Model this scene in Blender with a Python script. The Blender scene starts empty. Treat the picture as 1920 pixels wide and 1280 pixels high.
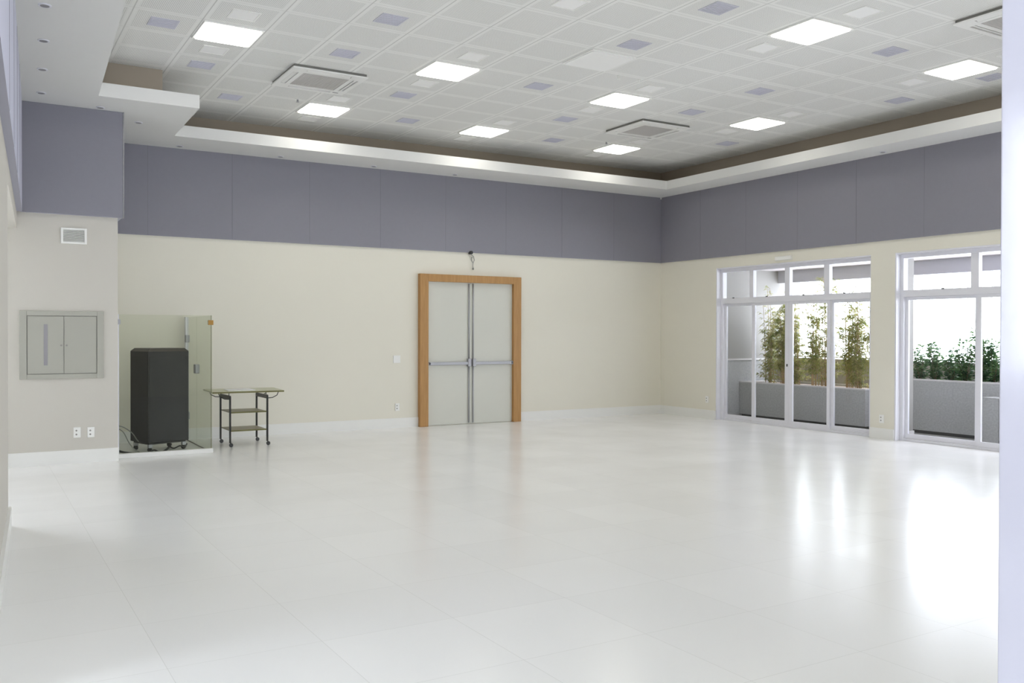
import bpy, bmesh, math, random
from mathutils import Vector, Matrix
random.seed(7)
S = bpy.context.scene
COL = S.collection

# ------------------------------------------------------------------ camera
YAW, PIT, ROL, FPX = 0.539198, 0.008637, 0.002337, 1696.332
CAM = Vector((-11.2256, -13.2710, 1.5))
fw = Vector((math.sin(YAW)*math.cos(PIT), math.cos(YAW)*math.cos(PIT), -math.sin(PIT)))
rt = fw.cross(Vector((0, 0, 1))).normalized(); up = rt.cross(fw)
rt2 = rt*math.cos(ROL) + up*math.sin(ROL); up2 = -rt*math.sin(ROL) + up*math.cos(ROL)
cd = bpy.data.cameras.new('camera'); cam = bpy.data.objects.new('camera', cd); COL.objects.link(cam)
M = Matrix((rt2, up2, -fw)).transposed().to_4x4(); M.translation = CAM
cam.matrix_world = M
cd.sensor_width = 36; cd.lens = FPX*36/1920; cd.clip_start = 0.05; cd.clip_end = 200
S.camera = cam

# ------------------------------------------------------------------ light / exposure
SKY = 7.0
LAMP = 5.2
w = bpy.data.worlds.new('overcast_sky'); S.world = w; w.use_nodes = True
w.node_tree.nodes['Background'].inputs['Color'].default_value = (0.84, 0.90, 1.0, 1)
w.node_tree.nodes['Background'].inputs['Strength'].default_value = SKY
S.view_settings.view_transform = 'Standard'; S.view_settings.look = 'None'
S.view_settings.gamma = 1; S.view_settings.use_curve_mapping = False
S.view_settings.exposure = 0.70
S.cycles.use_denoising = True
S.cycles.max_bounces = 12; S.cycles.diffuse_bounces = 7; S.cycles.transparent_max_bounces = 16
S.cycles.sample_clamp_indirect = 6

def portal(name, loc, rot, sx, sy):
    l = bpy.data.lights.new(name, 'AREA'); l.shape = 'RECTANGLE'; l.size = sx; l.size_y = sy
    l.cycles.is_portal = True
    o = bpy.data.objects.new(name, l); COL.objects.link(o); o.location = loc; o.rotation_euler = rot

# ------------------------------------------------------------------ materials
def nt(name):
    m = bpy.data.materials.new(name); m.use_nodes = True
    return m, m.node_tree.nodes, m.node_tree.links, m.node_tree.nodes['Principled BSDF']
def mat(name, col, rough=0.5, metal=0.0, spec=0.5, noise=0.0, nscale=8.0, bump=0.0, coat=0.0):
    m, N, L, b = nt(name)
    b.inputs['Roughness'].default_value = rough; b.inputs['Metallic'].default_value = metal
    b.inputs['Specular IOR Level'].default_value = spec
    b.inputs['Coat Weight'].default_value = coat; b.inputs['Coat Roughness'].default_value = 0.1
    c = (*col, 1)
    tc = N.new('ShaderNodeTexCoord'); no = N.new('ShaderNodeTexNoise')
    no.inputs['Scale'].default_value = nscale; no.inputs['Detail'].default_value = 6
    L.new(tc.outputs['Object'], no.inputs['Vector'])
    r = N.new('ShaderNodeMapRange'); r.inputs['To Min'].default_value = 1-noise; r.inputs['To Max'].default_value = 1+noise
    L.new(no.outputs['Fac'], r.inputs['Value'])
    mx = N.new('ShaderNodeVectorMath'); mx.operation = 'SCALE'; mx.inputs[0].default_value = col
    L.new(r.outputs['Result'], mx.inputs['Scale']); L.new(mx.outputs['Vector'], b.inputs['Base Color'])
    if bump:
        bp = N.new('ShaderNodeBump'); bp.inputs['Strength'].default_value = bump; bp.inputs['Distance'].default_value = 0.01
        L.new(no.outputs['Fac'], bp.inputs['Height']); L.new(bp.outputs['Normal'], b.inputs['Normal'])
    return m

M_WALL = mat('beige_wall_paint', (0.81, 0.785, 0.695), 0.75, spec=0.3, noise=0.015, nscale=1.2)
M_PIER = mat('warm_grey_wall_paint', (0.63, 0.605, 0.555), 0.75, spec=0.3, noise=0.015, nscale=1.2)
M_WHITE = mat('white_plaster', (0.80, 0.80, 0.79), 0.7, spec=0.3, noise=0.01)
M_BASE = mat('white_baseboard', (0.86, 0.86, 0.84), 0.3, noise=0.01)
M_GLOSS = mat('glossy_white_lacquer', (0.46, 0.46, 0.54), 0.14, noise=0.01, bump=0.03, nscale=30, coat=0.6)
M_BAND = mat('slate_grey_fabric', (0.262, 0.257, 0.300), 0.6, spec=0.35, noise=0.03, nscale=20)
bb = M_BAND.node_tree.nodes['Principled BSDF']; bb.inputs['Sheen Weight'].default_value = 0.5
bb.inputs['Sheen Tint'].default_value = (0.85, 0.85, 1.0, 1); bb.inputs['Sheen Roughness'].default_value = 0.35
M_JOINT = mat('panel_joint_shadow_gap', (0.215, 0.21, 0.245), 0.8)
M_COVE = mat('taupe_cove_paint', (0.40, 0.345, 0.28), 0.8, noise=0.02)  # taupe paint, taken darker to add to the shade in the recess
M_ALU = mat('white_window_aluminium', (0.80, 0.80, 0.86), 0.35, noise=0.01)
M_STEEL = mat('brushed_steel', (0.42, 0.42, 0.45), 0.45, metal=0.4, noise=0.03)
M_DARK = mat('dark_latch_and_gap_shade', (0.05, 0.05, 0.05), 0.6)
M_BLACK = mat('black_steel', (0.018, 0.018, 0.016), 0.4)
M_DOOR = mat('pale_grey_door_paint', (0.66, 0.66, 0.60), 0.45, noise=0.01)
M_EPANEL = mat('panel_box_paint', (0.42, 0.415, 0.365), 0.45, noise=0.01)
M_GREY = mat('grey_window_strip', (0.30, 0.29, 0.31), 0.4)
M_PLATE = mat('white_plastic', (0.88, 0.88, 0.86), 0.35)
M_SLOT = mat('socket_hole', (0.30, 0.29, 0.27), 0.6)
M_CONC = mat('grey_textured_render', (0.42, 0.425, 0.425), 0.9, spec=0.2, noise=0.22, nscale=35, bump=0.4)
M_CONC2 = mat('brown_grey_render', (0.40, 0.365, 0.34), 0.9, spec=0.2, noise=0.12, nscale=20)
M_CAP = mat('pale_coping', (0.62, 0.60, 0.60), 0.7, noise=0.05)
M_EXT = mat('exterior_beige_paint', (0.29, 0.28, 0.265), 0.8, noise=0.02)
M_BEAM = mat('exterior_beam_paint', (0.47, 0.465, 0.50), 0.8, noise=0.02)
M_XCEIL = mat('terrace_ceiling_paint', (0.52, 0.47, 0.48), 0.8, noise=0.02)
M_TILEX = mat('terrace_tile', (0.30, 0.30, 0.28), 0.6, noise=0.08)
M_GRAVEL = mat('pale_gravel', (0.60, 0.50, 0.45), 0.9, noise=0.5, nscale=60, bump=0.8)
M_SOIL = mat('dark_soil', (0.06, 0.05, 0.04), 0.95, noise=0.4, nscale=40)
M_CANE = mat('tan_bamboo_cane', (0.42, 0.30, 0.16), 0.5, noise=0.2, nscale=12)
M_STEM = mat('brown_twig', (0.16, 0.12, 0.07), 0.7)
M_BRASS = mat('brass_clamp', (0.42, 0.24, 0.07), 0.35, metal=0.6)
M_RACK = mat('black_cabinet_vinyl', (0.014, 0.014, 0.016), 0.45, spec=0.35, noise=0.1, nscale=5)
M_RTOP = mat('brown_black_cabinet_lid', (0.030, 0.022, 0.017), 0.4)
M_SHELF = mat('olive_wood_shelf', (0.40, 0.36, 0.26), 0.4, noise=0.08, nscale=6)
M_TOP = mat('pale_olive_tabletop', (0.52, 0.53, 0.36), 0.3, noise=0.05, nscale=5)
M_EDGE = mat('dark_olive_edge', (0.16, 0.15, 0.05), 0.5)
M_PAPER = mat('white_paper', (0.85, 0.85, 0.84), 0.8)
M_ACG = mat('cassette_grille', (0.60, 0.58, 0.57), 0.6)
M_DIFF = mat('lavender_grey_grille', (0.60, 0.60, 0.68), 0.6)
M_OFF = mat('opal_diffuser_off', (0.95, 0.95, 0.95), 0.4)
M_CABLE = mat('black_cable', (0.015, 0.015, 0.015), 0.5)
M_CGREY = mat('grey_cable', (0.25, 0.26, 0.24), 0.5)
M_FENCE = mat('white_metal_fence', (0.75, 0.74, 0.72), 0.5)

def wood_mat():
    m, N, L, b = nt('honey_oak')
    tc = N.new('ShaderNodeTexCoord'); mp = N.new('ShaderNodeMapping'); mp.inputs['Scale'].default_value = (14, 14, 1.2)
    no = N.new('ShaderNodeTexNoise'); no.inputs['Scale'].default_value = 3; no.inputs['Detail'].default_value = 8
    cr = N.new('ShaderNodeValToRGB')
    cr.color_ramp.elements[0].position = 0.3; cr.color_ramp.elements[0].color = (0.40, 0.205, 0.060, 1)
    cr.color_ramp.elements[1].position = 0.75; cr.color_ramp.elements[1].color = (0.50, 0.275, 0.095, 1)
    L.new(tc.outputs['Object'], mp.inputs['Vector']); L.new(mp.outputs['Vector'], no.inputs['Vector'])
    L.new(no.outputs['Fac'], cr.inputs['Fac']); L.new(cr.outputs['Color'], b.inputs['Base Color'])
    b.inputs['Roughness'].default_value = 0.45
    return m
M_WOOD = wood_mat()

def leaf_mat(name, c1, c2, trans=0.35):
    m, N, L, b = nt(name)
    oi = N.new('ShaderNodeTexCoord'); no = N.new('ShaderNodeTexNoise'); no.inputs['Scale'].default_value = 9
    L.new(oi.outputs['Object'], no.inputs['Vector'])
    cr = N.new('ShaderNodeValToRGB'); cr.color_ramp.elements[0].position = 0.35; cr.color_ramp.elements[1].position = 0.65
    cr.color_ramp.elements[0].color = (*c1, 1); cr.color_ramp.elements[1].color = (*c2, 1)
    L.new(no.outputs['Fac'], cr.inputs['Fac']); L.new(cr.outputs['Color'], b.inputs['Base Color'])
    b.inputs['Roughness'].default_value = 0.5
    tr = N.new('ShaderNodeBsdfTranslucent'); L.new(cr.outputs['Color'], tr.inputs['Color'])
    mx = N.new('ShaderNodeMixShader'); mx.inputs['Fac'].default_value = trans
    out = N['Material Output']
    L.new(b.outputs['BSDF'], mx.inputs[1]); L.new(tr.outputs['BSDF'], mx.inputs[2]); L.new(mx.outputs['Shader'], out.inputs['Surface'])
    return m
M_BAMB = leaf_mat('olive_bamboo_leaf', (0.22, 0.27, 0.07), (0.46, 0.42, 0.15), 0.5)
M_BUSH = leaf_mat('dark_green_shrub_leaf', (0.04, 0.10, 0.05), (0.14, 0.24, 0.09), 0.35)

def glass_mat(name, tint, gl=1.0):
    m = bpy.data.materials.new(name); m.use_nodes = True
    N, L = m.node_tree.nodes, m.node_tree.links
    N.remove(N['Principled BSDF'])
    tr = N.new('ShaderNodeBsdfTransparent'); tr.inputs['Color'].default_value = (*tint, 1)
    g = N.new('ShaderNodeBsdfGlossy'); g.inputs['Roughness'].default_value = 0.01
    fr = N.new('ShaderNodeFresnel'); fr.inputs['IOR'].default_value = 1.45
    mu = N.new('ShaderNodeMath'); mu.operation = 'MULTIPLY'; mu.inputs[1].default_value = gl
    mx = N.new('ShaderNodeMixShader')
    ge = N.new('ShaderNodeNewGeometry'); iv = N.new('ShaderNodeMath'); iv.operation = 'SUBTRACT'; iv.inputs[0].default_value = 1.0
    L.new(ge.outputs['Backfacing'], iv.inputs[1]); m2 = N.new('ShaderNodeMath'); m2.operation = 'MULTIPLY'
    L.new(fr.outputs['Fac'], m2.inputs[0]); L.new(iv.outputs[0], m2.inputs[1]); L.new(m2.outputs[0], mu.inputs[0]); L.new(mu.outputs[0], mx.inputs['Fac'])
    L.new(tr.outputs[0], mx.inputs[1]); L.new(g.outputs[0], mx.inputs[2]); L.new(mx.outputs[0], N['Material Output'].inputs['Surface'])
    return m
M_GLASS = glass_mat('window_glass', (0.985, 0.988, 0.988), 1.0)
M_GLASS2 = glass_mat('green_tempered_glass', (0.950, 0.962, 0.930), 1.0)

def emis_mat(name, col, st):
    m = bpy.data.materials.new(name); m.use_nodes = True
    N, L = m.node_tree.nodes, m.node_tree.links; N.remove(N['Principled BSDF'])
    e = N.new('ShaderNodeEmission'); e.inputs['Color'].default_value = (*col, 1); e.inputs['Strength'].default_value = st
    L.new(e.outputs[0], N['Material Output'].inputs['Surface']); return m
M_LAMP = emis_mat('lit_led_diffuser', (1.0, 0.975, 0.88), LAMP)

T, GX, GY, HC = 0.62130, -10.53519, -6.70229, 4.53       # ceiling tile size, grid origin, height

def math_n(N, L, op, a, b=None):
    n = N.new('ShaderNodeMath'); n.operation = op
    for k, v in enumerate((a, b)):
        if v is None: continue
        if isinstance(v, (int, float)): n.inputs[k].default_value = v
        else: L.new(v, n.inputs[k])
    return n.outputs[0]

def ceiling_mat():
    m, N, L, b = nt('perforated_ceiling_tile')
    ge = N.new('ShaderNodeNewGeometry'); sp = N.new('ShaderNodeSeparateXYZ'); L.new(ge.outputs['Position'], sp.inputs[0])
    f = lambda op, a, b_=None: math_n(N, L, op, a, b_)
    u = f('FRACT', f('MULTIPLY', f('ADD', sp.outputs[0], -GX + 100*T), 1/T))
    v = f('FRACT', f('MULTIPLY', f('ADD', sp.outputs[1], -GY + 100*T), 1/T))
    du = f('SUBTRACT', 0.5, f('ABSOLUTE', f('SUBTRACT', u, 0.5)))      # distance to tile edge (tile units)
    dv = f('SUBTRACT', 0.5, f('ABSOLUTE', f('SUBTRACT', v, 0.5)))
    inner = f('MULTIPLY', f('GREATER_THAN', du, 0.065), f('GREATER_THAN', dv, 0.065))
    seam = f('MAXIMUM', f('LESS_THAN', du, 0.009), f('LESS_THAN', dv, 0.004))
    pu = f('SUBTRACT', f('FRACT', f('MULTIPLY', u, 40.0)), 0.5); pv = f('SUBTRACT', f('FRACT', f('MULTIPLY', v, 40.0)), 0.5)
    rr = f('ADD', f('MULTIPLY', pu, pu), f('MULTIPLY', pv, pv))
    hole = f('MULTIPLY', f('LESS_THAN', rr, 0.068), inner)
    cr = N.new('ShaderNodeMix'); cr.data_type = 'RGBA'
    cr.inputs['A'].default_value = (0.86, 0.86, 0.845, 1); cr.inputs['B'].default_value = (0.42, 0.42, 0.41, 1)
    L.new(hole, cr.inputs['Factor'])
    c2 = N.new('ShaderNodeMix'); c2.data_type = 'RGBA'; c2.inputs['B'].default_value = (0.60, 0.60, 0.59, 1)
    L.new(cr.outputs['Result'], c2.inputs['A']); L.new(seam, c2.inputs['Factor'])
    L.new(c2.outputs['Result'], b.inputs['Base Color']); b.inputs['Roughness'].default_value = 0.7
    b.inputs['Specular IOR Level'].default_value = 0.2
    return m
M_CEIL = ceiling_mat()

def floor_mat():
    m, N, L, b = nt('polished_white_porcelain')
    ge = N.new('ShaderNodeNewGeometry'); sp = N.new('ShaderNodeSeparateXYZ'); L.new(ge.outputs['Position'], sp.inputs[0])
    f = lambda op, a, b_=None: math_n(N, L, op, a, b_)
    TS = 0.715
    u = f('MULTIPLY', f('ADD', sp.outputs[0], 6.90 + 100*TS), 1/TS); v = f('MULTIPLY', f('ADD', sp.outputs[1], 9.74 + 100*TS), 1/TS)
    du = f('SUBTRACT', 0.5, f('ABSOLUTE', f('SUBTRACT', f('FRACT', u), 0.5)))
    dv = f('SUBTRACT', 0.5, f('ABSOLUTE', f('SUBTRACT', f('FRACT', v), 0.5)))
    g = f('LESS_THAN', f('MINIMUM', du, dv), 0.0022)
    cb = N.new('ShaderNodeCombineXYZ'); L.new(f('FLOOR', u), cb.inputs[0]); L.new(f('FLOOR', v), cb.inputs[1])
    wn = N.new('ShaderNodeTexWhiteNoise'); wn.noise_dimensions = '2D'; L.new(cb.outputs[0], wn.inputs['Vector'])
    tone = f('ADD', 0.985, f('MULTIPLY', wn.outputs['Value'], 0.03))
    sc = N.new('ShaderNodeVectorMath'); sc.operation = 'SCALE'; sc.inputs[0].default_value = (0.90, 0.90, 0.895)
    L.new(tone, sc.inputs['Scale'])
    mx = N.new('ShaderNodeMix'); mx.data_type = 'RGBA'; mx.inputs['B'].default_value = (0.77, 0.77, 0.755, 1)
    L.new(sc.outputs[0], mx.inputs['A']); L.new(g, mx.inputs['Factor']); L.new(mx.outputs['Result'], b.inputs['Base Color'])
    no = N.new('ShaderNodeTexNoise'); no.inputs['Scale'].default_value = 1.3; L.new(ge.outputs['Position'], no.inputs['Vector'])
    L.new(f('ADD', 0.17, f('MULTIPLY', no.outputs['Fac'], 0.10)), b.inputs['Roughness'])
    b.inputs['Specular IOR Level'].default_value = 0.5
    return m
M_FLOOR = floor_mat()

# ------------------------------------------------------------------ mesh helpers
class MB:
    def __init__(s): s.b = bmesh.new(); s.mats = []
    def mi(s, m):
        if m not in s.mats: s.mats.append(m)
        return s.mats.index(m)
    def box(s, a, c, m=None, mtx=None):
        x0, y0, z0 = a; x1, y1, z1 = c
        vs = [s.b.verts.new(v) for v in ((x0,y0,z0),(x1,y0,z0),(x1,y1,z0),(x0,y1,z0),(x0,y0,z1),(x1,y0,z1),(x1,y1,z1),(x0,y1,z1))]
        if mtx is not None:
            for v in vs: v.co = mtx @ v.co
        fs = [s.b.faces.new([vs[i] for i in q]) for q in ((0,3,2,1),(4,5,6,7),(0,1,5,4),(1,2,6,5),(2,3,7,6),(3,0,4,7))]
        if m is not None:
            k = s.mi(m)
            for f in fs: f.material_index = k
        return s
    def prism(s, pts, z0, z1, m=None):
        n = len(pts)
        lo = [s.b.verts.new((p[0], p[1], z0)) for p in pts]; hi = [s.b.verts.new((p[0], p[1], z1)) for p in pts]
        fs = [s.b.faces.new(lo[::-1]), s.b.faces.new(hi)]
        for i in range(n): fs.append(s.b.faces.new((lo[i], lo[(i+1) % n], hi[(i+1) % n], hi[i])))
        if m is not None:
            k = s.mi(m)
            for f in fs: f.material_index = k
        return s
    def tube(s, pts, r, n=8, r2=None):
        pts = [Vector(p) for p in pts]; rings = []
        for i, p in enumerate(pts):
            d = (pts[min(i+1, len(pts)-1)] - pts[max(i-1, 0)]).normalized()
            a = d.orthogonal().normalized() if i == 0 else (rings_a - d*rings_a.dot(d)).normalized()
            rings_a = a; c = d.cross(a)
            rad = r if r2 is None else r + (r2-r)*i/(len(pts)-1)
            rings.append([s.b.verts.new(p + rad*(a*math.cos(t*2*math.pi/n) + c*math.sin(t*2*math.pi/n))) for t in range(n)])
        for i in range(len(rings)-1):
            for t in range(n):
                f = s.b.faces.new((rings[i][t], rings[i][(t+1) % n], rings[i+1][(t+1) % n], rings[i+1][t])); f.smooth = True
        s.b.faces.new(rings[0][::-1]); s.b.faces.new(rings[-1])
        return s
    def cyl(s, c, axis, r, h, n=20):
        a = Vector(axis).normalized(); c = Vector(c)
        return s.tube([c - a*h/2, c + a*h/2], r, n)
    def build(s, name, m, parent=None, bevel=0, loc=None):
        bmesh.ops.recalc_face_normals(s.b, faces=s.b.faces)
        me = bpy.data.meshes.new(name); s.b.to_mesh(me); s.b.free()
        if s.mats:
            for k in s.mats: me.materials.append(k)
        else: me.materials.append(m)
        o = bpy.data.objects.new(name, me); COL.objects.link(o)
        if parent is not None: o.parent = parent
        if loc is not None: o.location = loc
        if bevel:
            b = o.modifiers.new('bevel', 'BEVEL'); b.width = bevel; b.segments = 3; b.limit_method = 'ANGLE'
        return o
def tag(o, label=None, cat=None, group=None, kind=None):
    if label: o['label'] = label
    if cat: o['category'] = cat
    if group: o['group'] = group
    if kind: o['kind'] = kind
    return o
def empty(name, loc=(0, 0, 0), rz=0.0):
    o = bpy.data.objects.new(name, None); COL.objects.link(o); o.location = loc; o.rotation_euler = (0, 0, rz)
    o.empty_display_size = 0.1
    return o
def struct(o): o['kind'] = 'structure'; return o
def copy_tree(o, parent=None):
    c = o.copy(); COL.objects.link(c); c.parent = parent
    for ch in list(o.children): copy_tree(ch, c)
    return c

# ------------------------------------------------------------------ room shell
HS = 4.07           # soffit height
HB = 2.842          # underside of the slate band
def lx(y): return -10.73 + 0.056*(y + 1.81)      # the left wall runs slightly askew

struct(MB().box((-15.2, -17.2, -0.2), (0.2, 0.2, 0.0)).build('floor', M_FLOOR))
struct(MB().box((-10.9, -12.3, HC), (0.0, 0.0, HC+0.1)).build('ceiling', M_CEIL))

struct(MB().box((-12.5, 0.0, 0.0), (0.2, 0.2, 4.7)).build('wall_back', M_WALL))
W1, W2, W3 = (-1.48, -4.66), (-5.06, -8.24), (-8.64, -11.82)
b = MB().box((0, -12.3, 2.655), (0.2, 0.0, 4.7))
for a, c in ((0.0, W1[0]), (W1[1], W2[0]), (W2[1], W3[0]), (W3[1], -12.3)): b.box((0, c, 0), (0.2, a, 2.655))
struct(b.build('wall_right', M_WALL))
# pier at the left end of the back wall
struct(MB().box((-12.5, -1.80, 0), (-9.745, 0.0, HS)).build('wall_corner', M_PIER))
# left wall: lintel over an opening, then a solid run
b = MB()
for (y0, y1, z0) in ((-1.80, -5.30, 2.66), (-5.30, -8.8, 0.0)):
    b.prism([(lx(y0)-0.055, y0), (lx(y0)-0.27, y0), (lx(y1)-0.27, y1), (lx(y1)-0.055, y1)], z0, HS)
struct(b.build('wall_left', M_PIER))
struct(MB().box((-15.0, -9.0, 0), (lx(-8.8)-0.07, -8.8, HS)).build('wall_partition', M_PIER))
# near wall beside the entrance
b = MB().box((-9.5, -12.52, 0), (0.2, -12.33, 4.7))
struct(b.build('wall_front', M_WALL))
# foyer behind the camera
b = MB().box((-15.2, -9.1, 0), (-15.0, 0.0, HS)).box((-15.2, -17.2, 0), (-15.0, -10.4, HS)).box((-15.2, -10.4, 0), (-15.0, -9.1, 1.2)).box((-15.2, -10.4, 3.2), (-15.0, -9.1, HS))
struct(b.build('wall_foyer', M_PIER))
b = MB().box((-15.0, -17.2, 0), (-13.2, -17.0, HS)).box((-8.6, -17.2, 0), (0.2, -17.0, HS)).box((-13.2, -17.2, 0), (-8.6, -17.0, 0.5)).box((-13.2, -17.2, 2.9), (-8.6, -17.0, HS))
struct(b.build('wall_rear', M_PIER))
struct(MB().box((0.0, -17.2, 0), (0.2, -12.52, HS)).build('wall_side', M_PIER))
portal('daylight_portal', (-14.98, -9.75, 2.2), (0, -math.pi/2, 0), 2.0, 1.3)
portal('daylight_portal', (-10.9, -16.98, 1.7), (math.pi/2, 0, 0), 4.6, 2.4)
for a, c in (W1, W2, W3): portal('daylight_portal', (0.21, (a+c)/2, 1.35), (0, math.pi/2, 0), 2.6, 3.2)

# dropped soffit around the raised ceiling
xl = lambda y: -10.03 + 0.05*(y + 2.55)
NT = 0.15
YB, XR = -0.86, -0.60
b = MB()
b.prism([(-12.5, 0.0), (0.0, 0.0), (0.0, YB), (-12.5, YB)], HS, HS+NT)
b.prism([(XR, YB), (0.0, YB), (0.0, -12.3), (XR, -12.3)], HS, HS+NT)
b.prism([(-15.0, YB), (-8.94, YB), (-8.97, -2.52), (-15.0, -2.52)], HS, HS+NT)
b.prism([(-15.0, -2.52), (xl(-2.52), -2.52), (xl(-11.7), -11.7), (-15.0, -11.7)], HS, HS+NT)
b.prism([(-15.0, -11.7), (XR, -11.7), (XR, -12.3), (-15.0, -12.3)], HS, HS+NT)
b.prism([(-15.2, -12.3), (0.2, -12.3), (0.2, -17.2), (-15.2, -17.2)], HS, HS+NT)
struct(b.build('ceiling_soffit', M_WHITE))
b = MB().box((-10.95, -12.3, HS+NT), (-10.9, 0.0, HC)).box((-10.9, -0.05, HS+NT), (0.0, 0.0, HC)).box((-0.05, -12.3, HS+NT), (0.0, -0.05, HC))
b.box((-10.9, -2.22, HS+NT), (-9.32, -0.05, HC-0.001))
struct(b.build('ceiling_upstand', M_COVE))

# slate band
BT = 0.05
def bevel_strip(bm, p0, p1, n, z0, z1, t=BT):      # slab lying on the line p0-p1, n = unit vector into the room
    p0, p1, n = Vector(p0), Vector(p1), Vector(n)
    q = [p0, p1, p1 + n*t, p0 + n*t]
    bm.prism([(v.x, v.y) for v in q], z0, z1)
b = MB(); bevel_strip(b, (-9.74, 0), (0, 0), (0, -1), HB, HS, 0.03); struct(b.build('trim_1', M_BAND))
b = MB(); bevel_strip(b, (0, 0), (0, -12.3), (-1, 0), HB, HS, 0.03); struct(b.build('trim_2', M_BAND))
b = MB(); b.box((-10.75, -1.86, HB), (-9.695, -1.80, HS)).box((-9.745, -1.80, HB), (-9.695, 0.0, HS)); struct(b.build('trim_3', M_BAND, bevel=0.006))
b = MB(); b.prism([(lx(-1.86), -1.86), (lx(-8.8), -8.8), (lx(-8.8)-0.055, -8.8), (lx(-1.86)-0.055, -1.86)], HB, HS); struct(b.build('trim_4', M_BAND))
b = MB()
for k in range(1, 9): b.box((-1.142*k-0.0025, -0.0315, HB), (-1.142*k+0.0025, -0.029, HS))
for k in range(1, 11): b.box((-0.0315, -1.106*k-0.0025, HB), (-0.029, -1.106*k+0.0025, HS))
for y in (-3.4, -4.6, -5.8, -7.0): b.box((lx(y)-0.001, y-0.003, HB), (lx(y)+0.0015, y+0.003, HS))
struct(b.build('trim_5', M_JOINT))
# metal edge of the pier's band, with a soft sheen
struct(MB().box((-9.697, -1.864, HB), (-9.683, -1.80, HS)).build('trim_6', mat('satin_edge_profile', (0.36, 0.36, 0.38), 0.22, metal=0.6), bevel=0.003))
struct(MB().box((-0.05, -0.05, HS-0.03), (0.0, 0.0, HS)).build('trim_7', M_WHITE))
# baseboards
BH, BD = 0.155, 0.018
struct(MB().box((-9.745, -BD, 0), (-5.05, 0, BH)).box((-3.13, -BD, 0), (0, 0, BH)).build('baseboard_back', M_BASE))
b = MB()
for a, c in ((-0.02, W1[0]), (W1[1], W2[0]), (W2[1], W3[0]), (W3[1], -12.3)): b.box((-BD, c, 0), (0, a, BH))
struct(b.build('baseboard_right', M_BASE))
struct(MB().box((-12.5, -1.80-BD, 0), (-9.74, -1.80, BH)).build('baseboard_corner', M_BASE))
b = MB().prism([(lx(-5.28)-0.032, -5.28), (lx(-8.8)-0.032, -8.8), (lx(-8.8)-0.275, -8.8), (lx(-5.28)-0.275, -5.28)], 0, BH)
struct(b.build('baseboard_left', M_BASE))
# glossy jamb of the entrance, close on the right
struct(MB().box((-9.594, -12.62, 0), (-9.45, -12.298, 4.07)).build('trim_8', M_GLOSS, bevel=0.004))

# ------------------------------------------------------------------ windows
def window(n, y0, y1, low, upp, latches):
    root = struct(empty('window_%d' % n, (0.09, (y0+y1)/2, 0)))
    cy = (y0+y1)/2; X0, X1 = 0.0, 0.09; JW = 0.075
    b = MB()
    b.box((X0, y0-cy-JW, 0.001), (X1, y0-cy-0.001, 2.654)).box((X0, y1-cy+0.001, 0.001), (X1, y1-cy+JW, 2.654))
    ya, yb = y1-cy+JW, y0-cy-JW
    b.box((X0, ya, 2.575), (X1, yb, 2.654)).box((X0-0.004, ya, 2.03), (X1, yb, 2.125)).box((X0+0.002, ya, 0.001), (X1, yb, 0.035))
    b.box((-0.088, y0-cy-0.022, 0.001), (X0, y0-cy-0.001, 2.654)).box((-0.088, ya-JW, 2.634), (X0, y0-cy-0.022, 2.654))
    b.build('window_frame', M_ALU, root)
    ed = [y0-JW] + [q[0] for q in upp] + [y1+JW]
    for (c, wd) in upp: MB().box((X0+0.01, c-cy-wd/2, 2.125), (X1-0.01, c-cy+wd/2, 2.575)).build('mullion', M_ALU, root)
    for k in range(len(ed)-1):
        a = ed[k]-cy-(upp[k-1][1]/2 if k else 0); c = ed[k+1]-cy+(upp[k][1]/2 if k < len(upp) else 0)
        MB().box((0.045, c, 2.125), (0.051, a, 2.575)).build('pane', M_GLASS, root)
    for c in latches: MB().box((-0.014, c-cy-0.018, 2.118), (-0.004, c-cy+0.018, 2.134)).build('latch', M_DARK, root)
    ed = [y0-JW] + [q[0] for q in low] + [y1+JW]
    for k in range(len(ed)-1):
        a, c = ed[k]-cy-0.001, ed[k+1]-cy+0.001
        off = 0.0 if k in (1, 2) else 0.034
        wa = 0.045 if k == 0 else low[k-1][1]/2; wc = 0.045 if k == len(ed)-2 else low[k][1]/2
        s = empty('sliding_sash', (off, 0, 0)); s.parent = root
        f = MB().box((0.012, a-wa, 0.036), (0.044, a, 2.029)).box((0.012, c, 0.036), (0.044, c+wc, 2.029))
        f.box((0.012, c+wc, 0.036), (0.044, a-wa, 0.10)).box((0.012, c+wc, 1.985), (0.044, a-wa, 2.029)); f.build('sash_frame', M_ALU, s)
        MB().box((0.026, c+wc, 0.10), (0.032, a-wa, 1.985)).build('pane', M_GLASS, s)
        if k == 1: MB().box((0.0, c+0.02, 0.98), (0.012, c+0.035, 1.02)).build('latch', M_DARK, s)
    return root
window(1, *W1, [(-2.25, 0.10), (-3.035, 0.155), (-3.845, 0.10)], [(-2.22, 0.085), (-3.0, 0.10), (-3.785, 0.10)], [-1.82, -2.58, -3.35, -4.13])
window(2, *W2, [(-6.225, 0.10), (-7.10, 0.155), (-7.70, 0.10)], [(-6.185, 0.11), (-7.05, 0.10), (-7.65, 0.10)], [-5.74, -6.7])
window(3, *W3, [(-9.45, 0.10), (-10.24, 0.155), (-11.03, 0.10)], [(-9.45, 0.10), (-10.24, 0.10), (-11.03, 0.10)], [])
tag(MB().box((-0.05, -3.20, 2.69), (0.0, -2.87, 2.755)).build('light_housing', M_PLATE, bevel=0.008), 'flat white box on the wall just above the left glazed doors', 'emergency light')

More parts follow.
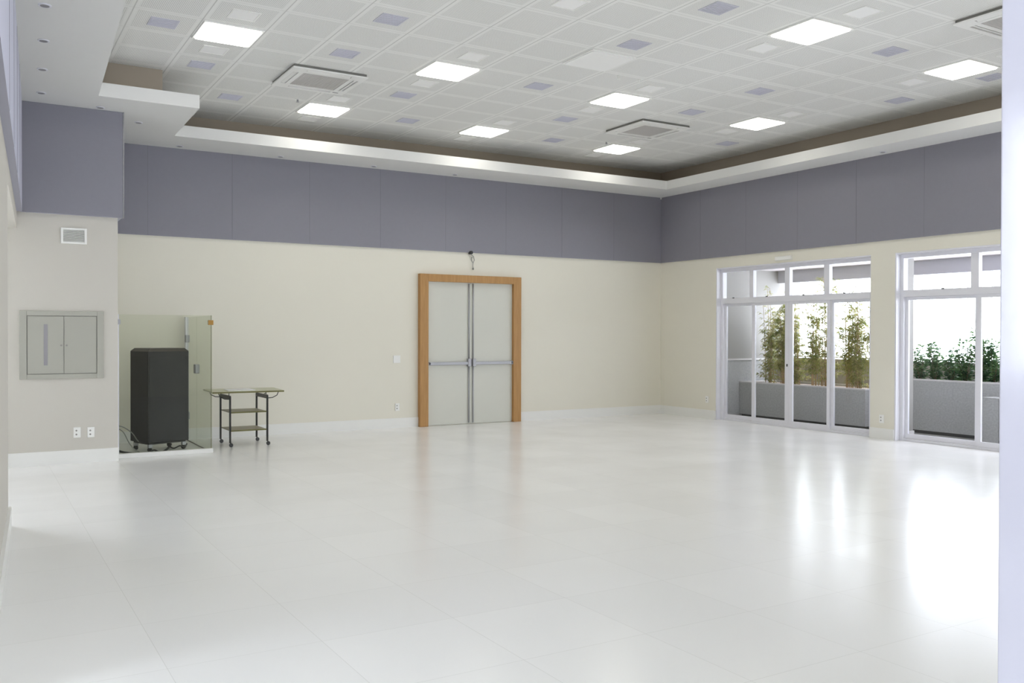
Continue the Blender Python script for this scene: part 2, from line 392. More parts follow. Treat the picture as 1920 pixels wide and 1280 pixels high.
# ------------------------------------------------------------------ double door
d = struct(empty('door_1', (-4.10, 0, 0)))
b = MB()
b.box((-0.95, -0.085, 0), (-0.80, -0.0, 2.46)).box((0.80, -0.085, 0), (0.95, -0.0, 2.46)).box((-0.80, -0.085, 2.34), (0.80, -0.0, 2.46))
b.build('door_frame', M_WOOD, d, bevel=0.004)
for s in (-1, 1):
    lf = MB().box((min(s*0.006, s*0.80), -0.022, 0.012), (max(s*0.006, s*0.80), -0.004, 2.34)).build('door_leaf', M_DOOR, d)
    MB().box((min(s*0.035, s*0.79), -0.075, 0.985), (max(s*0.035, s*0.79), -0.045, 1.035)).build('push_bar', M_STEEL, lf, bevel=0.006)
    MB().box((s*0.045-0.03, -0.085, 0.955), (s*0.045+0.03, -0.022, 1.085)).build('lock_case', M_STEEL, lf, bevel=0.008)
    MB().box((s*0.775-0.02, -0.075, 0.98), (s*0.775+0.02, -0.022, 1.04)).build('bar_bracket', M_STEEL, lf, bevel=0.005)
    MB().cyl((s*0.040, -0.036, 0.50), (0, 0, 1), 0.011, 0.95, 12).cyl((s*0.040, -0.036, 1.70), (0, 0, 1), 0.011, 1.25, 12).build('vertical_rod', M_STEEL, lf)
MB().box((-0.018, -0.03, 0.02), (0.012, -0.022, 2.33)).build('meeting_strip', M_DOOR, d)

# ------------------------------------------------------------------ wall plates and fittings
def outlet(loc, normal, label, group=None, holes=2, w=0.075, h=0.12):
    e = empty('power_outlet' if holes else 'blank_plate', loc, {'back': 0, 'right': -math.pi/2}[normal])
    tag(e, label, 'outlet' if holes else 'wall plate', group)
    MB().box((-w/2, -0.012, -h/2), (w/2, 0, h/2)).build('cover_plate', M_PLATE, e, bevel=0.004)
    for k in range(holes):
        z = (0.022, -0.022)[k]
        MB().cyl((-0.008, -0.0125, z), (0, 1, 0), 0.010, 0.004, 14).build('socket', M_SLOT, e)
    return e
outlet((-10.18, -1.80, 0.355), 'back', 'white double socket plate on the short wall, left of two below the panel box')
outlet((-10.035, -1.80, 0.35), 'back', 'white double socket plate on the short wall, right of two, nearest the glass')
outlet((-5.41, 0, 0.33), 'back', 'white socket plate low on the back wall, left of the wooden door frame')
outlet((-5.42, 0, 1.09), 'back', 'square blank white plate on the back wall at door-handle height', None, 0, 0.12, 0.12)
outlet((0, -1.27, 0.34), 'right', 'small white socket plate low on the window wall, near the room corner')
outlet((0, -4.86, 0.29), 'right', 'small white socket plate on the narrow wall between the two glazed doors')

# ventilation grille on the pier
v = tag(empty('vent_grille', (-10.21, -1.80, 2.605)), 'white louvred vent grille high on the short wall below the slate band', 'vent')
MB().box((-0.135, -0.02, -0.09), (-0.11, 0, 0.09)).box((0.11, -0.02, -0.09), (0.135, 0, 0.09)).box((-0.11, -0.02, 0.068), (0.11, 0, 0.09)).box((-0.11, -0.02, -0.09), (0.11, 0, -0.068)).build('vent_frame', M_PLATE, v, bevel=0.003)
MB().box((-0.11, -0.004, -0.068), (0.11, -0.001, 0.068)).build('backing', M_SLOT, v)
b = MB()
for k in range(9):
    z = -0.06 + k*0.015
    b.box((-0.11, -0.008, -0.0014), (0.11, 0.006, 0.0014), None, Matrix.Translation((0, -0.011, z)) @ Matrix.Rotation(0.7, 4, 'X'))
b.build('louvre', M_PLATE, v)

# electrical panel box
e = tag(empty('electrical_panel', (-10.33, -1.80, 1.36)), 'beige two-door electrical panel box set in the short wall at the left', 'electrical panel')
hx, hz, fx, fz = 0.43, 0.385, 0.07, 0.055
MB().box((-hx, -0.022, -hz), (-hx+fx, 0, hz)).box((hx-fx, -0.022, -hz), (hx, 0, hz)).box((-hx+fx, -0.022, hz-fz), (hx-fx, 0, hz)).box((-hx+fx, -0.022, -hz), (hx-fx, 0, -hz+fz)).build('panel_frame', M_EPANEL, e, bevel=0.003)
MB().box((-hx+fx, -0.004, -hz+fz), (hx-fx, -0.001, hz-fz)).build('gap_backing', M_SLOT, e)
for s, x0, x1 in ((-1, -0.352, 0.012), (1, 0.018, 0.352)):
    pd = MB().box((x0, -0.018, -hz+fz+0.006), (x1, -0.004, hz-fz-0.006)).build('panel_door', M_EPANEL, e)
    MB().cyl((0.015 + s*0.028, -0.022, -0.005), (0, 1, 0), 0.011, 0.012, 14).build('lock_knob', M_SLOT, pd)
    if s < 0: tag(MB().box((-0.19, -0.021, -0.23), (-0.15, -0.018, 0.235)).build('window_strip', M_GREY, pd), 'grey strip')

# camera bracket stub with hanging cable above the door
c = tag(empty('camera_bracket', (-4.11, 0, 2.83)), 'tiny black wall bracket just under the slate band above the door', 'bracket')
MB().cyl((0, -0.035, 0.01), (0, 1, 0), 0.028, 0.07, 16).build('mount', M_BLACK, c)
pts = [(-4.09, -0.02, 2.81), (-4.05, -0.03, 2.78), (-4.035, -0.03, 2.72), (-4.06, -0.03, 2.67), (-4.095, -0.03, 2.72), (-4.085, -0.03, 2.77), (-4.065, -0.03, 2.76)]
b = MB().tube(pts, 0.006, 8).tube([(-4.06, -0.03, 2.67), (-4.065, -0.03, 2.62), (-4.06, -0.03, 2.58)], 0.005, 8)
b.cyl((-4.06, -0.03, 2.575), (0, 0, 1), 0.014, 0.03)
tag(b.build('hanging_cable', M_CGREY), 'looped grey cable hanging over the top of the wooden door frame', 'cable')

# ------------------------------------------------------------------ ceiling fittings
def cc(i, j): return (GX + (i+0.5)*T, GY + (j+0.5)*T, HC)
LIGHTS = {
 (2, 4): 'lit square ceiling light nearest the top left corner, largest on the left',
 (6, 4): 'lit square ceiling light at top centre-left, up and right of the left air cassette',
 (10, 4): 'lit square ceiling light just above the middle air cassette',
 (14, 4): 'lit square ceiling light to the right of the middle air cassette',
 (5, 8): 'lit square ceiling light directly below the left air cassette',
 (9, 8): 'lit square ceiling light over the wooden door, between the two air cassettes',
 (13, 8): 'lit square ceiling light below the middle air cassette, nearest the room corner',
 (10, -1): 'large lit square ceiling light at the top right, left of the cut-off air cassette',
 (14, -1): 'lit square ceiling light at the far right beside the glossy white jamb',
}
def make_light(lit):
    r = empty('square_ceiling_light', (0, 0, 0)); r.scale = (0.98, 0.98, 1)
    h = 0.300; q = 0.262
    b = MB().box((-h, -h, -0.014), (-q, h, 0)).box((q, -h, -0.014), (h, h, 0)).box((-q, q, -0.014), (q, h, 0)).box((-q, -h, -0.014), (q, -q, 0))
    b.build('light_frame', M_PLATE, r, bevel=0.004)
    # rounded-corner diffuser
    rc = 0.03; pts = []
    for cx, cy, a0 in ((q-rc+.018, q-rc+.018, 0), (-q+rc-.018, q-rc+.018, 90), (-q+rc-.018, -q+rc-.018, 180), (q-rc+.018, -q+rc-.018, 270)):
        for a in range(0, 91, 15): pts.append((cx + rc*math.cos(math.radians(a0+a)), cy + rc*math.sin(math.radians(a0+a))))
    MB().prism(pts, -0.022, -0.004).build('diffuser', M_LAMP if lit else M_OFF, r)
    return r
proto = make_light(True); first = True
G1 = 'lit square ceiling lights'
allL = list(LIGHTS) + [(6, -1), (5, -5), (9, -5), (13, -5)]
for ij in allL:
    o = proto if first else copy_tree(proto); first = False
    o.location = cc(*ij)
    tag(o, LIGHTS.get(ij, 'lit square ceiling light in the near half of the ceiling, outside the picture'), 'ceiling light', G1)
o = make_light(False); o.name = 'unlit_ceiling_light'; o.location = cc(8, 2)
tag(o, 'unlit pale square ceiling light amid the tiles, the only large panel switched off', 'ceiling light')

def make_small(name, m_in, louv):
    r = empty(name); r.scale = (0.98, 0.98, 1)
    h, q = 0.135, 0.120
    MB().box((-h, -h, -0.006), (-q, h, 0)).box((q, -h, -0.006), (h, h, 0)).box((-q, q, -0.006), (q, h, 0)).box((-q, -h, -0.006), (q, -q, 0)).build('fitting_frame', M_PLATE if not louv else M_DIFF, r)
    MB().box((-q, -q, -0.003), (q, q, 0)).build('diffuser' if not louv else 'grille_back', m_in, r)
    if louv:
        b = MB()
        for k in range(8): b.box((-q, -q+0.02+k*0.028, -0.007), (q, -q+0.026+k*0.028, -0.003))
        b.build('grille_bar', M_DIFF, r)
    return r
names = {(2, 4): 'the largest lit panel at top left', (6, 4): 'the lit panel beside the left air cassette', (10, 4): 'the lit panel above the middle cassette',
 (14, 4): 'the lit panel right of the middle cassette', (5, 8): 'the lit panel below the left cassette', (9, 8): 'the lit panel over the wooden door',
 (13, 8): 'the lit panel nearest the room corner', (10, -1): 'the largest lit panel at top right', (14, -1): 'the lit panel beside the glossy jamb'}
ps = make_small('small_square_spotlight', M_OFF, False); first = True
for (i, j), nm in names.items():
    for dj, side in ((-1, 'above'), (1, 'below')):
        if (i, j) == (14, -1) and dj == 1: pass
        o = ps if first else copy_tree(ps); first = False
        o.location = cc(i, j+dj)
        tag(o, 'small pale spotlight %s of %s' % ('upper right' if dj < 0 else 'lower left', nm), 'spotlight', 'small square spotlights in the ceiling')
o = copy_tree(ps); o.location = cc(6, 0)
tag(o, 'small pale square spotlight cut by the top edge of the picture, above the unlit panel', 'spotlight', 'small square spotlights in the ceiling')
GR = {(1, 4): 'left of the largest lit panel at top left', (2, 6): 'below the top-left lit panel, by the soffit notch', (3, 8): 'left of the left air cassette near the cove',
 (4, 2): 'near the top edge above the left cassette', (4, 4): 'just above the left air cassette', (6, 6): 'just right of the left air cassette',
 (7, 8): 'right of the lit panel below the left cassette', (8, 4): 'directly below the unlit ceiling panel', (10, 6): 'left of the middle air cassette',
 (11, 8): 'between the two lit panels nearest the back wall corner', (8, 1): 'touching the unlit panel on its upper right', (8, -1): 'at the top edge, left of the top-right lit panel',
 (12, -1): 'between the two lit panels at the top right', (12, 2): 'above the lit panel right of the middle cassette', (12, 4): 'just above the middle air cassette',
 (15, 1): 'by the right cove, below the lit panel beside the jamb', (10, -3): 'cut by the top edge near the top-right lit panel',
 (15, -1): 'between the cove and the lit panel beside the jamb', (15, 6): 'by the right cove nearest the room corner'}
pg = make_small('ceiling_air_grille', M_DIFF, True); first = True
for ij, txt in GR.items():
    o = pg if first else copy_tree(pg); first = False
    o.location = cc(*ij); tag(o, 'lavender-grey grille ' + txt, 'ceiling grille', 'small square grilles in the ceiling')

def cassette():
    r = empty('air_conditioner'); r.scale = (0.98, 0.98, 1)
    MB().box((-0.440, -0.440, -0.030), (0.440, 0.440, -0.001)).build('housing', mat('shaded_grey_housing', (0.22, 0.215, 0.20), 0.7), r)  # dark grey colour stands in for shadow in the gap above the fascia
    h, z0, z1 = 0.455, -0.046, -0.031
    def sq(b, x0, y0, x1, y1): b.box((min(x0, x1), min(y0, y1), z0), (max(x0, x1), max(y0, y1), z1))
    b = MB()      # fascia with four outlet slots and a square intake left open
    for s in (-1, 1):
        sq(b, -h, s*0.40, h, s*h); sq(b, s*0.40, -0.40, s*h, 0.40)
        sq(b, -0.335, s*0.28, 0.335, s*0.335); sq(b, s*0.28, -0.28, s*0.335, 0.28)
        sq(b, -0.40, s*0.335, -0.27, s*0.40); sq(b, 0.27, s*0.335, 0.40, s*0.40)
        sq(b, s*0.335, -0.335, s*0.40, -0.27); sq(b, s*0.335, 0.27, s*0.40, 0.335)
    b.build('fascia', M_PLATE, r)
    for s in (-1, 1):
        MB().box((-0.262, -0.020, -0.003), (0.262, 0.020, 0.003), None, Matrix.Translation((0, s*0.367, -0.040)) @ Matrix.Rotation(0.25*s, 4, 'X')).build('air_flap', M_PLATE, r)
        MB().box((-0.020, -0.262, -0.003), (0.020, 0.262, 0.003), None, Matrix.Translation((s*0.367, 0, -0.040)) @ Matrix.Rotation(-0.25*s, 4, 'Y')).build('air_flap', M_PLATE, r)
    b = MB().box((-0.275, -0.275, -0.040), (0.275, 0.275, -0.031))
    for k in range(23): b.box((-0.27+k*0.0237, -0.27, -0.044), (-0.26+k*0.0237, 0.27, -0.0402))
    b.build('intake_grille', M_ACG, r)
    MB().box((0.30, 0.345, -0.048), (0.37, 0.375, -0.0465)).build('display', M_GREY, r)
    return r
def cu(i, j): return (GX + i*T, GY + j*T, HC)
ac = cassette(); ac.location = cu(4.62, 6.22); tag(ac, 'white ceiling air cassette at upper left with grey square intake grille', 'air conditioner', 'ceiling air cassettes')
a2 = copy_tree(ac); a2.location = cu(12.66, 6.22); tag(a2, 'white ceiling air cassette in the middle distance, over the right of the door', 'air conditioner', 'ceiling air cassettes')
a3 = copy_tree(ac); a3.location = cu(12.72, -2.70); tag(a3, 'white ceiling air cassette cut off by the jamb at the top right corner', 'air conditioner', 'ceiling air cassettes')
# cassette frames hang a little below the tiles: dark reveal line
for k, (i, j, lab) in enumerate([(4.75, 7.95, 'tiny sprinkler head between the left air cassette and the cove'), (12.75, 7.95, 'tiny sprinkler head below the middle air cassette'),
        (9.4, 3.1, 'tiny sprinkler head just below the unlit ceiling panel, left of a pair'), (9.9, 3.1, 'tiny sprinkler head below the unlit ceiling panel, right of a pair')]):
    s = tag(empty('sprinkler_head', cu(i, j)), lab, 'sprinkler', 'ceiling sprinkler heads')
    MB().cyl((0, 0, -0.004), (0, 0, 1), 0.035 if k < 2 else 0.018, 0.008).build('rosette', M_PLATE, s)
    MB().cyl((0, 0, -0.022), (0, 0, 1), 0.012, 0.03, 12).cyl((0, 0, -0.038), (0, 0, 1), 0.02, 0.004).build('nozzle', M_STEEL if k < 2 else M_PLATE, s)
# soffit downlights
DL = [((-10.82, -5.27), 'nearest the top edge of the picture'), ((-10.77, -4.30), 'second from the top edge'), ((-10.72, -3.32), 'third from the top edge'),
      ((-10.67, -2.34), 'fourth from the top, close to the slate pier'), ((-10.05, -1.98), 'at the top edge of the slate pier'), ((-9.56, -1.42), 'just right of the slate pier')]
prd = empty('recessed_downlight'); first = True
MB().cyl((0, 0, -0.004), (0, 0, 1), 0.048, 0.008, 24).build('rim', M_ALU, prd)
MB().cyl((0, 0, -0.0085), (0, 0, 1), 0.034, 0.002, 24).build('lens', M_GREY, prd)
for (x, y), t in DL:
    o = prd if first else copy_tree(prd); first = False
    o.location = (x+0.10, y, HS); tag(o, 'round downlight in the left white soffit, ' + t, 'downlight', 'round downlights in the left soffit')
for k, (x, t) in enumerate([(-8.75, 'left'), (-7.35, 'second'), (-5.9, 'third'), (-4.5, 'fourth'), ]):
    o = copy_tree(prd); o.location = (x, -0.22, HS)
    tag(o, 'faint downlight in the back soffit above the slate band, %s from the left pier' % ('first' if k == 0 else t), 'downlight', 'round downlights in the back soffit')
o = copy_tree(prd); o.location = (-0.2, -5.0, HS); tag(o, 'faint downlight in the right-hand soffit above the glazed doors', 'downlight', 'round downlights in the right soffit')

# ------------------------------------------------------------------ glass enclosure, cabinet, cables
g = tag(empty('glass_enclosure', (-8.64, -1.60, 0)), 'shoulder-high clear glass enclosure around the black cabinet beside the short wall', 'glass enclosure')
gz = 1.72
MB().box((-1.10, -0.03, 0.0), (0.02, 0.03, 0.055)).build('sill', M_BASE, g, bevel=0.004)
MB().box((-1.07, -0.005, 0.055), (0.0, 0.005, gz)).build('front_panel', M_GLASS2, g)
MB().box((0.004, 0.0, 0.01), (0.014, 0.88, gz)).build('side_door', M_GLASS2, g)
MB().box((0.004, 0.89, 0.01), (0.014, 1.50, gz)).build('side_panel', M_GLASS2, g)
MB().box((-1.100, -0.02, 0.0), (-1.070, 0.02, gz)).build('corner_profile', M_ALU, g)
MB().box((-0.012, 1.50, 0.0), (0.03, 1.58, gz)).build('wall_profile', M_ALU, g)
MB().box((-1.095, -0.035, 1.60), (-1.055, 0.035, 1.66)).build('hinge', M_STEEL, g)
for z in (1.42, 0.35): MB().box((-0.018, 1.45, z-0.05), (0.038, 1.54, z+0.05)).build('hinge', M_STEEL, g, bevel=0.006)
MB().box((-0.022, 0.82, 0.96), (0.036, 0.94, 1.08)).build('lock_case', M_STEEL, g, bevel=0.008)
tag(MB().box((-0.035, -0.022, 1.60), (0.026, 0.022, 1.66)).build('clamp', M_BRASS, g, bevel=0.004), 'brass clamp at the top corner')
MB().box((0.0, -0.006, 0.055), (0.004, 0.006, gz)).build('glass_edge', M_EDGE, g)
MB().box((0.002, 0.0, 0.0), (0.016, 1.50, 0.01)).build('floor_seal', M_SLOT, g)

ang = math.atan2(0.17, 0.51)
r = tag(empty('equipment_cabinet', (-9.33, -1.26, 0), ang), 'tall black wheeled equipment cabinet standing inside the glass enclosure', 'cabinet')
WX, WY = 0.555, 0.46
MB().box((0, 0, 0.115), (WX, WY, 1.27)).build('cabinet_body', M_RACK, r, bevel=0.012)
b = MB(); c = 0.045; bm = b.b
lo = [bm.verts.new(v) for v in ((0, 0, 1.265), (WX, 0, 1.265), (WX, WY, 1.265), (0, WY, 1.265))]
hi = [bm.verts.new(v) for v in ((c, c*.6, 1.305), (WX-c, c*.6, 1.305), (WX-c, WY-c*.6, 1.305), (c, WY-c*.6, 1.305))]
bm.faces.new(lo[::-1]); bm.faces.new(hi)
for k in range(4): bm.faces.new((lo[k], lo[(k+1) % 4], hi[(k+1) % 4], hi[k]))
b.build('lid', M_RTOP, r)
MB().box((0.02, -0.004, 0.14), (WX-0.02, 0.0, 1.20)).build('front_door', M_RACK, r, bevel=0.003)
MB().cyl((WX*0.55, -0.006, 1.17), (0, 1, 0), 0.012, 0.008).build('door_lock', M_BLACK, r)
MB().box((0.03, 0.03, 0.095), (WX-0.03, WY-0.03, 0.115)).build('base_frame', M_BLACK, r)
for x, y in ((0.05, 0.05), (WX-0.05, 0.05), (0.05, WY-0.05), (WX-0.05, WY-0.05)):
    ca = MB().box((x-0.022, y-0.022, 0.055), (x+0.022, y+0.022, 0.097)).build('caster', M_STEEL, r)
    MB().cyl((x, y, 0.0305), (1, 0.3, 0), 0.030, 0.024, 20).build('wheel', M_BLACK, ca)
def cable(pts, rad, m, label):
    # smooth the path
    P = [Vector(p) for p in pts]; out = []
    for i in range(len(P)-1):
        p0, p1, p2, p3 = P[max(i-1, 0)], P[i], P[i+1], P[min(i+2, len(P)-1)]
        for k in range(6):
            t = k/6
            out.append(0.5*((2*p1) + (-p0+p2)*t + (2*p0-5*p1+4*p2-p3)*t*t + (-p0+3*p1-3*p2+p3)*t**3))
    out.append(P[-1])
    return tag(MB().tube(out, rad, 8).build('power_cable', m), label, 'cable')
cable([(-9.72, -1.25, 0.36), (-9.62, -1.22, 0.34), (-9.50, -1.15, 0.25), (-9.42, -1.05, 0.14), (-9.36, -0.98, 0.105)], 0.007, M_CGREY, 'upper thin grey cable running from the short wall to the cabinet side')
cable([(-9.70, -1.32, 0.34), (-9.62, -1.30, 0.28), (-9.55, -1.27, 0.14), (-9.48, -1.22, 0.05), (-9.42, -1.20, 0.012)], 0.006, M_CGREY, 'lower thin grey cable dropping to the floor left of the cabinet')
cable([(-9.72, -1.45, 0.08), (-9.62, -1.43, 0.045), (-9.48, -1.43, 0.02), (-9.33, -1.44, 0.016), (-9.20, -1.42, 0.018), (-9.12, -1.36, 0.05), (-9.05, -1.22, 0.09)], 0.014, M_CABLE, 'thick black cable lying on the floor in front of the cabinet wheels')
cable([(-9.10, -1.30, 0.09), (-9.04, -1.33, 0.05), (-8.96, -1.32, 0.075), (-8.90, -1.29, 0.05), (-8.86, -1.25, 0.09)], 0.009, M_CABLE, 'black cable sagging under the right half of the cabinet')
cable([(-9.42, -1.33, 0.012), (-9.34, -1.36, 0.02), (-9.27, -1.33, 0.04), (-9.22, -1.36, 0.02), (-9.15, -1.38, 0.013)], 0.010, M_CABLE, 'short black cable coil under the left corner of the cabinet')

# cart
t = tag(empty('serving_cart', (-8.06, -0.92, 0)), 'small wheeled cart with black legs, two shelves and a pale top, right of the glass', 'cart')
LX, LY = 0.245, 0.265
for sx in (-1, 1):
    for sy in (-1, 1):
        lg = MB().box((sx*LX-0.011, sy*LY-0.011, 0.055), (sx*LX+0.011, sy*LY+0.011, 0.665)).build('leg', M_BLACK, t)
        MB().cyl((sx*LX+0.012, sy*LY-0.004, 0.0265), (0.25, 1, 0), 0.026, 0.022, 20).cyl((sx*LX+0.006, sy*LY, 0.052), (0, 0, 1), 0.008, 0.02, 10).build('caster', M_BLACK, lg)
    MB().box((sx*LX-0.011, -LY, 0.625), (sx*LX+0.011, LY, 0.675)).build('cross_bar', mat('dark_grey_bar', (0.06, 0.055, 0.055), 0.4), t)
    pts = [(sx*(LX+0.0)*1.0, -LY, 0.63), (sx*(LX+0.07), -LY, 0.635), (sx*(LX+0.13), -LY, 0.665), (sx*(LX+0.155), -LY, 0.722)]
    b = MB().tube(pts, 0.0055, 8).tube([(p[0], LY, p[2]) for p in pts], 0.0055, 8)
    for yy in (-LY+0.06, LY-0.06): b.tube([(sx*LX, yy, 0.67), (sx*LX, yy, 0.722)], 0.005, 8)
    b.build('bracket', M_BLACK, t)
for z in (0.445, 0.205):
    sh = MB().box((-LX+0.011, -LY, z), (LX-0.011, LY, z+0.014)).build('shelf', M_SHELF, t)
    MB().box((-LX+0.011, -LY-0.004, z-0.002), (LX-0.011, -LY, z+0.016)).build('shelf_edge', M_EDGE, sh)
tp = MB().prism([(-0.50, -0.40), (0.42, -0.43), (0.49, 0.30), (-0.46, 0.33)], 0.722, 0.738).build('tabletop', M_TOP, t)
MB().prism([(-0.502, -0.406), (0.422, -0.436), (0.422, -0.43), (-0.50, -0.40)], 0.718, 0.738).build('tabletop_edge', M_EDGE, tp)
b = MB()
b.prism([(-8.34, -1.24), (-8.17, -1.25), (-8.15, -0.82), (-8.30, -0.81)], 0.7385, 0.747).prism([(-8.165, -1.25), (-7.99, -1.26), (-7.97, -0.83), (-8.145, -0.82)], 0.7385, 0.749)
tag(b.build('open_book', M_PAPER), 'white sheets lying open on the cart top', 'papers')

# ------------------------------------------------------------------ terrace outside
struct(MB().box((0.2, -13.5, -0.25), (2.6, 0.3, -0.02)).build('floor_terrace', M_TILEX))
YR = -1.05
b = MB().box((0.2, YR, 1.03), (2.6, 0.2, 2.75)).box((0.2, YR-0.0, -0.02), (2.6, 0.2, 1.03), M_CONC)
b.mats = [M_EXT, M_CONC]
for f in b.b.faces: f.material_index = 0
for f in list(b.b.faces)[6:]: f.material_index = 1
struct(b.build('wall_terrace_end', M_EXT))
struct(MB().box((0.2, YR-0.02, 1.02), (2.0, YR, 1.05)).build('trim_9', M_CAP))
struct(MB().box((0.2, -13.5, 2.70), (2.6, YR, 2.85)).build('ceiling_terrace', M_XCEIL))
struct(MB().box((2.0, -13.5, 2.47), (2.25, YR, 2.70)).build('trim_10', M_BEAM))
struct(MB().box((2.0, -13.5, -0.02), (2.15, YR, 1.06)).build('wall_parapet', M_CONC2))
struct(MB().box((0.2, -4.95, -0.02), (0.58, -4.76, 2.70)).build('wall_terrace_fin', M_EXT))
struct(MB().box((0.2, -4.96, -0.02), (0.60, -4.75, 0.10)).build('baseboard_terrace', M_CAP))

def planter(x0, y0, y1, h, label, fill):
    p = tag(empty('planter', (x0, y1, 0)), label, 'planter')
    X, Y = 1.995-x0, y0-y1; t_ = 0.10
    b = MB().box((0, 0, 0.03), (t_, Y, h-0.02)).box((X-t_, 0, 0.03), (X, Y, h-0.02)).box((t_, 0, 0.03), (X-t_, t_, h-0.02)).box((t_, Y-t_, 0.03), (X-t_, Y, h-0.02))
    b.build('planter_wall', M_CONC, p)
    MB().box((0.04, 0.02, -0.02), (X-0.04, Y-0.02, 0.03)).build('base_gap_shade', M_DARK, p)  # near-black base paints in the shade of the gap under the planter walls
    MB().box((-0.004, -0.004, h-0.02), (t_, Y, h)).box((X-t_, 0, h-0.02), (X, Y, h)).box((t_, -0.004, h-0.02), (X-t_, t_, h)).box((t_, Y-t_, h-0.02), (X-t_, Y, h)).build('coping', M_CAP, p)
    MB().box((t_, t_, h-0.12), (X-t_, Y-t_, h-0.035)).build('gravel' if fill is M_GRAVEL else 'soil', fill, p)
    return p
planter(1.0, YR-0.005, -3.80, 0.63, 'low grey rendered planter of bamboo behind the left glazed doors', M_GRAVEL)
planter(1.33, -3.805, -5.98, 0.815, 'higher grey rendered planter of leafy shrubs behind the right glazed doors', M_SOIL)
planter(1.0, -5.985, -9.6, 0.62, 'low grey rendered planter cut off by the jamb at the far right', M_GRAVEL)
q = tag(MB().box((1.0, -5.98, -0.02), (1.325, -5.72, 0.62)).build('planter_block', M_CONC), 'low grey rendered block in front of the shrub planter at the far right', 'planter')

# fence on the parapet
fe = tag(empty('metal_fence', (2.07, -5.4, 1.06)), 'pale thin-barred metal fence on the terrace parapet, almost lost in the glare', 'fence')
fe_b = MB().cyl((0, 0, 0.705), (0, 0, 1), 0.0055, 1.41, 6).build('fence_bar', M_FENCE, fe, loc=(0, 4.2, 0))
for k in range(1, 62):
    c = fe_b.copy(); COL.objects.link(c); c.parent = fe; c.location = (0, 4.2 - k*0.13, 0)
MB().box((-0.012, -3.85, 0.02), (0.012, 4.25, 0.04)).build('fence_rail', M_FENCE, fe)

# plants
def leaf(bm, p, d, L_, W_, droop):
    d = d.normalized(); side = d.cross(Vector((0, 0, 1)))
    if side.length < 1e-3: side = Vector((1, 0, 0))
    side.normalize()
    side = (Matrix.Rotation(random.uniform(-1.2, 1.2), 3, d) @ side)
    m = p + d*L_*0.45; e = p + d*L_ + Vector((0, 0, -droop*L_))
    a = bm.verts.new(p); b_ = bm.verts.new(m + side*W_/2 + Vector((0, 0, W_*0.15))); c_ = bm.verts.new(e); d_ = bm.verts.new(m - side*W_/2 + Vector((0, 0, W_*0.15))); mm = bm.verts.new(m - Vector((0, 0, 0)))
    bm.faces.new((a, b_, mm)); bm.faces.new((b_, c_, mm)); bm.faces.new((c_, d_, mm)); bm.faces.new((d_, a, mm))
def bamboo(x, y, h, n, spread, label, dens=1.0, seed=0, low=False):
    random.seed(seed)
    r = tag(empty('bamboo_plant', (x, y, 0.60)), label, 'bamboo', 'bamboo plants in the low planter')
    cb, lb = MB(), MB()
    for k in range(n + 3):
        a = random.uniform(0, 6.28); bs = Vector((math.cos(a), math.sin(a), 0))*random.uniform(0.0, 0.09)
        lean = Vector((random.uniform(-1, 1), random.uniform(-1, 1), 0))*spread*random.uniform(0.3, 1)
        tall = k >= n
        hh = random.uniform(1.45, 1.75) if tall else (h*random.uniform(0.62, 1.0) if k else h)
        if x + lean.x*1.0 > 1.80: lean.x *= 0.4
        pts = [bs + lean*(t/6)**1.6 + Vector((0, 0, -0.07 + (hh+0.07)*t/6)) for t in range(7)]
        cb.tube(pts, 0.008, 6, 0.003)
        nb = int((18 if tall else 22)*dens)
        for q in range(nb):
            f0 = 0.08 if low else 0.25
            f = f0 + (1-f0)*random.random()
            i = min(int(f*6), 5); p = pts[i].lerp(pts[i+1], f*6-i)
            a = random.uniform(0, 6.28); bd = Vector((math.cos(a), math.sin(a), random.uniform(0.1, 0.8)))
            bl = random.uniform(0.06, 0.27)*(1.15-0.5*f)*(0.6 if tall else 1)
            e = p + bd.normalized()*bl
            cb.tube([p, e], 0.0022, 4, 0.0012)
            for w_ in range(5 if tall else 10):
                s = p.lerp(e, random.uniform(0.3, 1.0)); a2 = random.uniform(0, 6.28)
                leaf(lb.b, s, Vector((math.cos(a2), math.sin(a2), random.uniform(-0.5, 0.5))) + bd*0.5, random.uniform(0.06, 0.11), random.uniform(0.011, 0.018), 0.45)
    cb.build('cane', M_CANE, r); lb.build('foliage', M_BAMB, r)
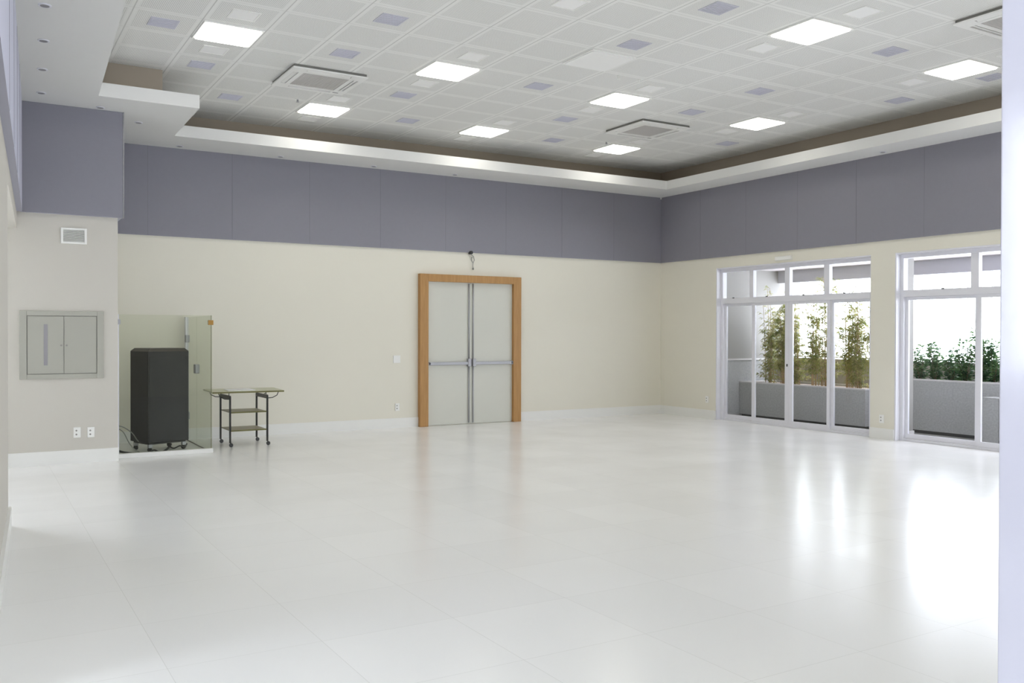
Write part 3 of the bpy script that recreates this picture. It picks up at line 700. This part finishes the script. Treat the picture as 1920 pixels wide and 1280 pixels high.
BAM = [(1.42, -1.42, 1.23, 7, 0.15, 'short bushy bamboo, leftmost in the low planter, against the beige end wall', 1.2),
       (1.42, -1.72, 1.41, 9, 0.22, 'dense upright bamboo, second from the beige end wall', 1.5),
       (1.40, -2.02, 1.26, 8, 0.22, 'bushy bamboo left of the middle mullion, third from the end wall', 1.2),
       (1.45, -2.42, 1.32, 8, 0.21, 'bamboo just right of the middle mullion of the left glazed doors', 1.1),
       (1.36, -2.72, 1.88, 7, 0.18, 'tallest bamboo, its tip reaching the upper pane', 1.3),
       (1.45, -3.10, 1.43, 8, 0.20, 'bamboo behind the right-hand mullion of the left glazed doors', 1.1),
       (1.38, -3.40, 1.54, 8, 0.22, 'bamboo in the right pane, second from the planter end', 1.3),
       (1.42, -3.64, 1.45, 7, 0.19, 'rightmost bamboo at the end of the low planter', 1.1)]
for k, (x, y, h, n, sp, lab, de) in enumerate(BAM): bamboo(x, y, h, n, sp, lab, de, 10+k, low=(k % 2 == 0))

def shrub(x, y, h, label, seed, base=0.775):
    random.seed(seed)
    r = tag(empty('leafy_shrub', (x, y, base)), label, 'shrub', 'leafy shrubs in the higher planter')
    cb, lb = MB(), MB()
    for k in range(11):
        a = random.uniform(0, 6.28); ln = Vector((math.cos(a), math.sin(a), 0))*random.uniform(0.03, 0.17)
        hh = h*random.uniform(0.5, 1.0) if k else h
        pts = [ln*(t/5) + Vector((0, 0, -0.05+(hh+0.05)*t/5)) for t in range(6)]
        cb.tube(pts, 0.006, 5, 0.002)
        for q in range(int(60*hh/0.6)):
            f = random.uniform(0.12, 1.0); i = min(int(f*5), 4); p = pts[i].lerp(pts[i+1], f*5-i)
            a = random.uniform(0, 6.28); d_ = Vector((math.cos(a), math.sin(a), random.uniform(-0.1, 0.9)))
            s = p + d_.normalized()*random.uniform(0.0, 0.07)*(1.25-f)
            leaf(lb.b, s, d_, random.uniform(0.05, 0.09), random.uniform(0.03, 0.042), 0.15)
    cb.build('stem', M_STEM, r); lb.build('foliage', M_BUSH, r)
SH = [(1.62, -4.35, 0.55, 'leafy shrub at the far left edge of the wide right-hand pane'), (1.60, -4.62, 0.62, 'leafy shrub in the right glazed doors, second from the left in the planter'),
      (1.64, -4.88, 0.52, 'low leafy shrub, third from the left in the higher planter'), (1.58, -5.12, 0.66, 'leafy shrub in the middle of the wide pane'),
      (1.64, -5.34, 0.80, 'tallest leafy shrub, with a thin shoot above the rest'), (1.60, -5.55, 0.62, 'leafy shrub hard against the mullion of the right glazed doors'),
      (1.62, -5.80, 0.72, 'leafy shrub in the narrow far-right pane beside the jamb')]
for k, (x, y, h, lab) in enumerate(SH): shrub(x, y, h, lab, 40+k)
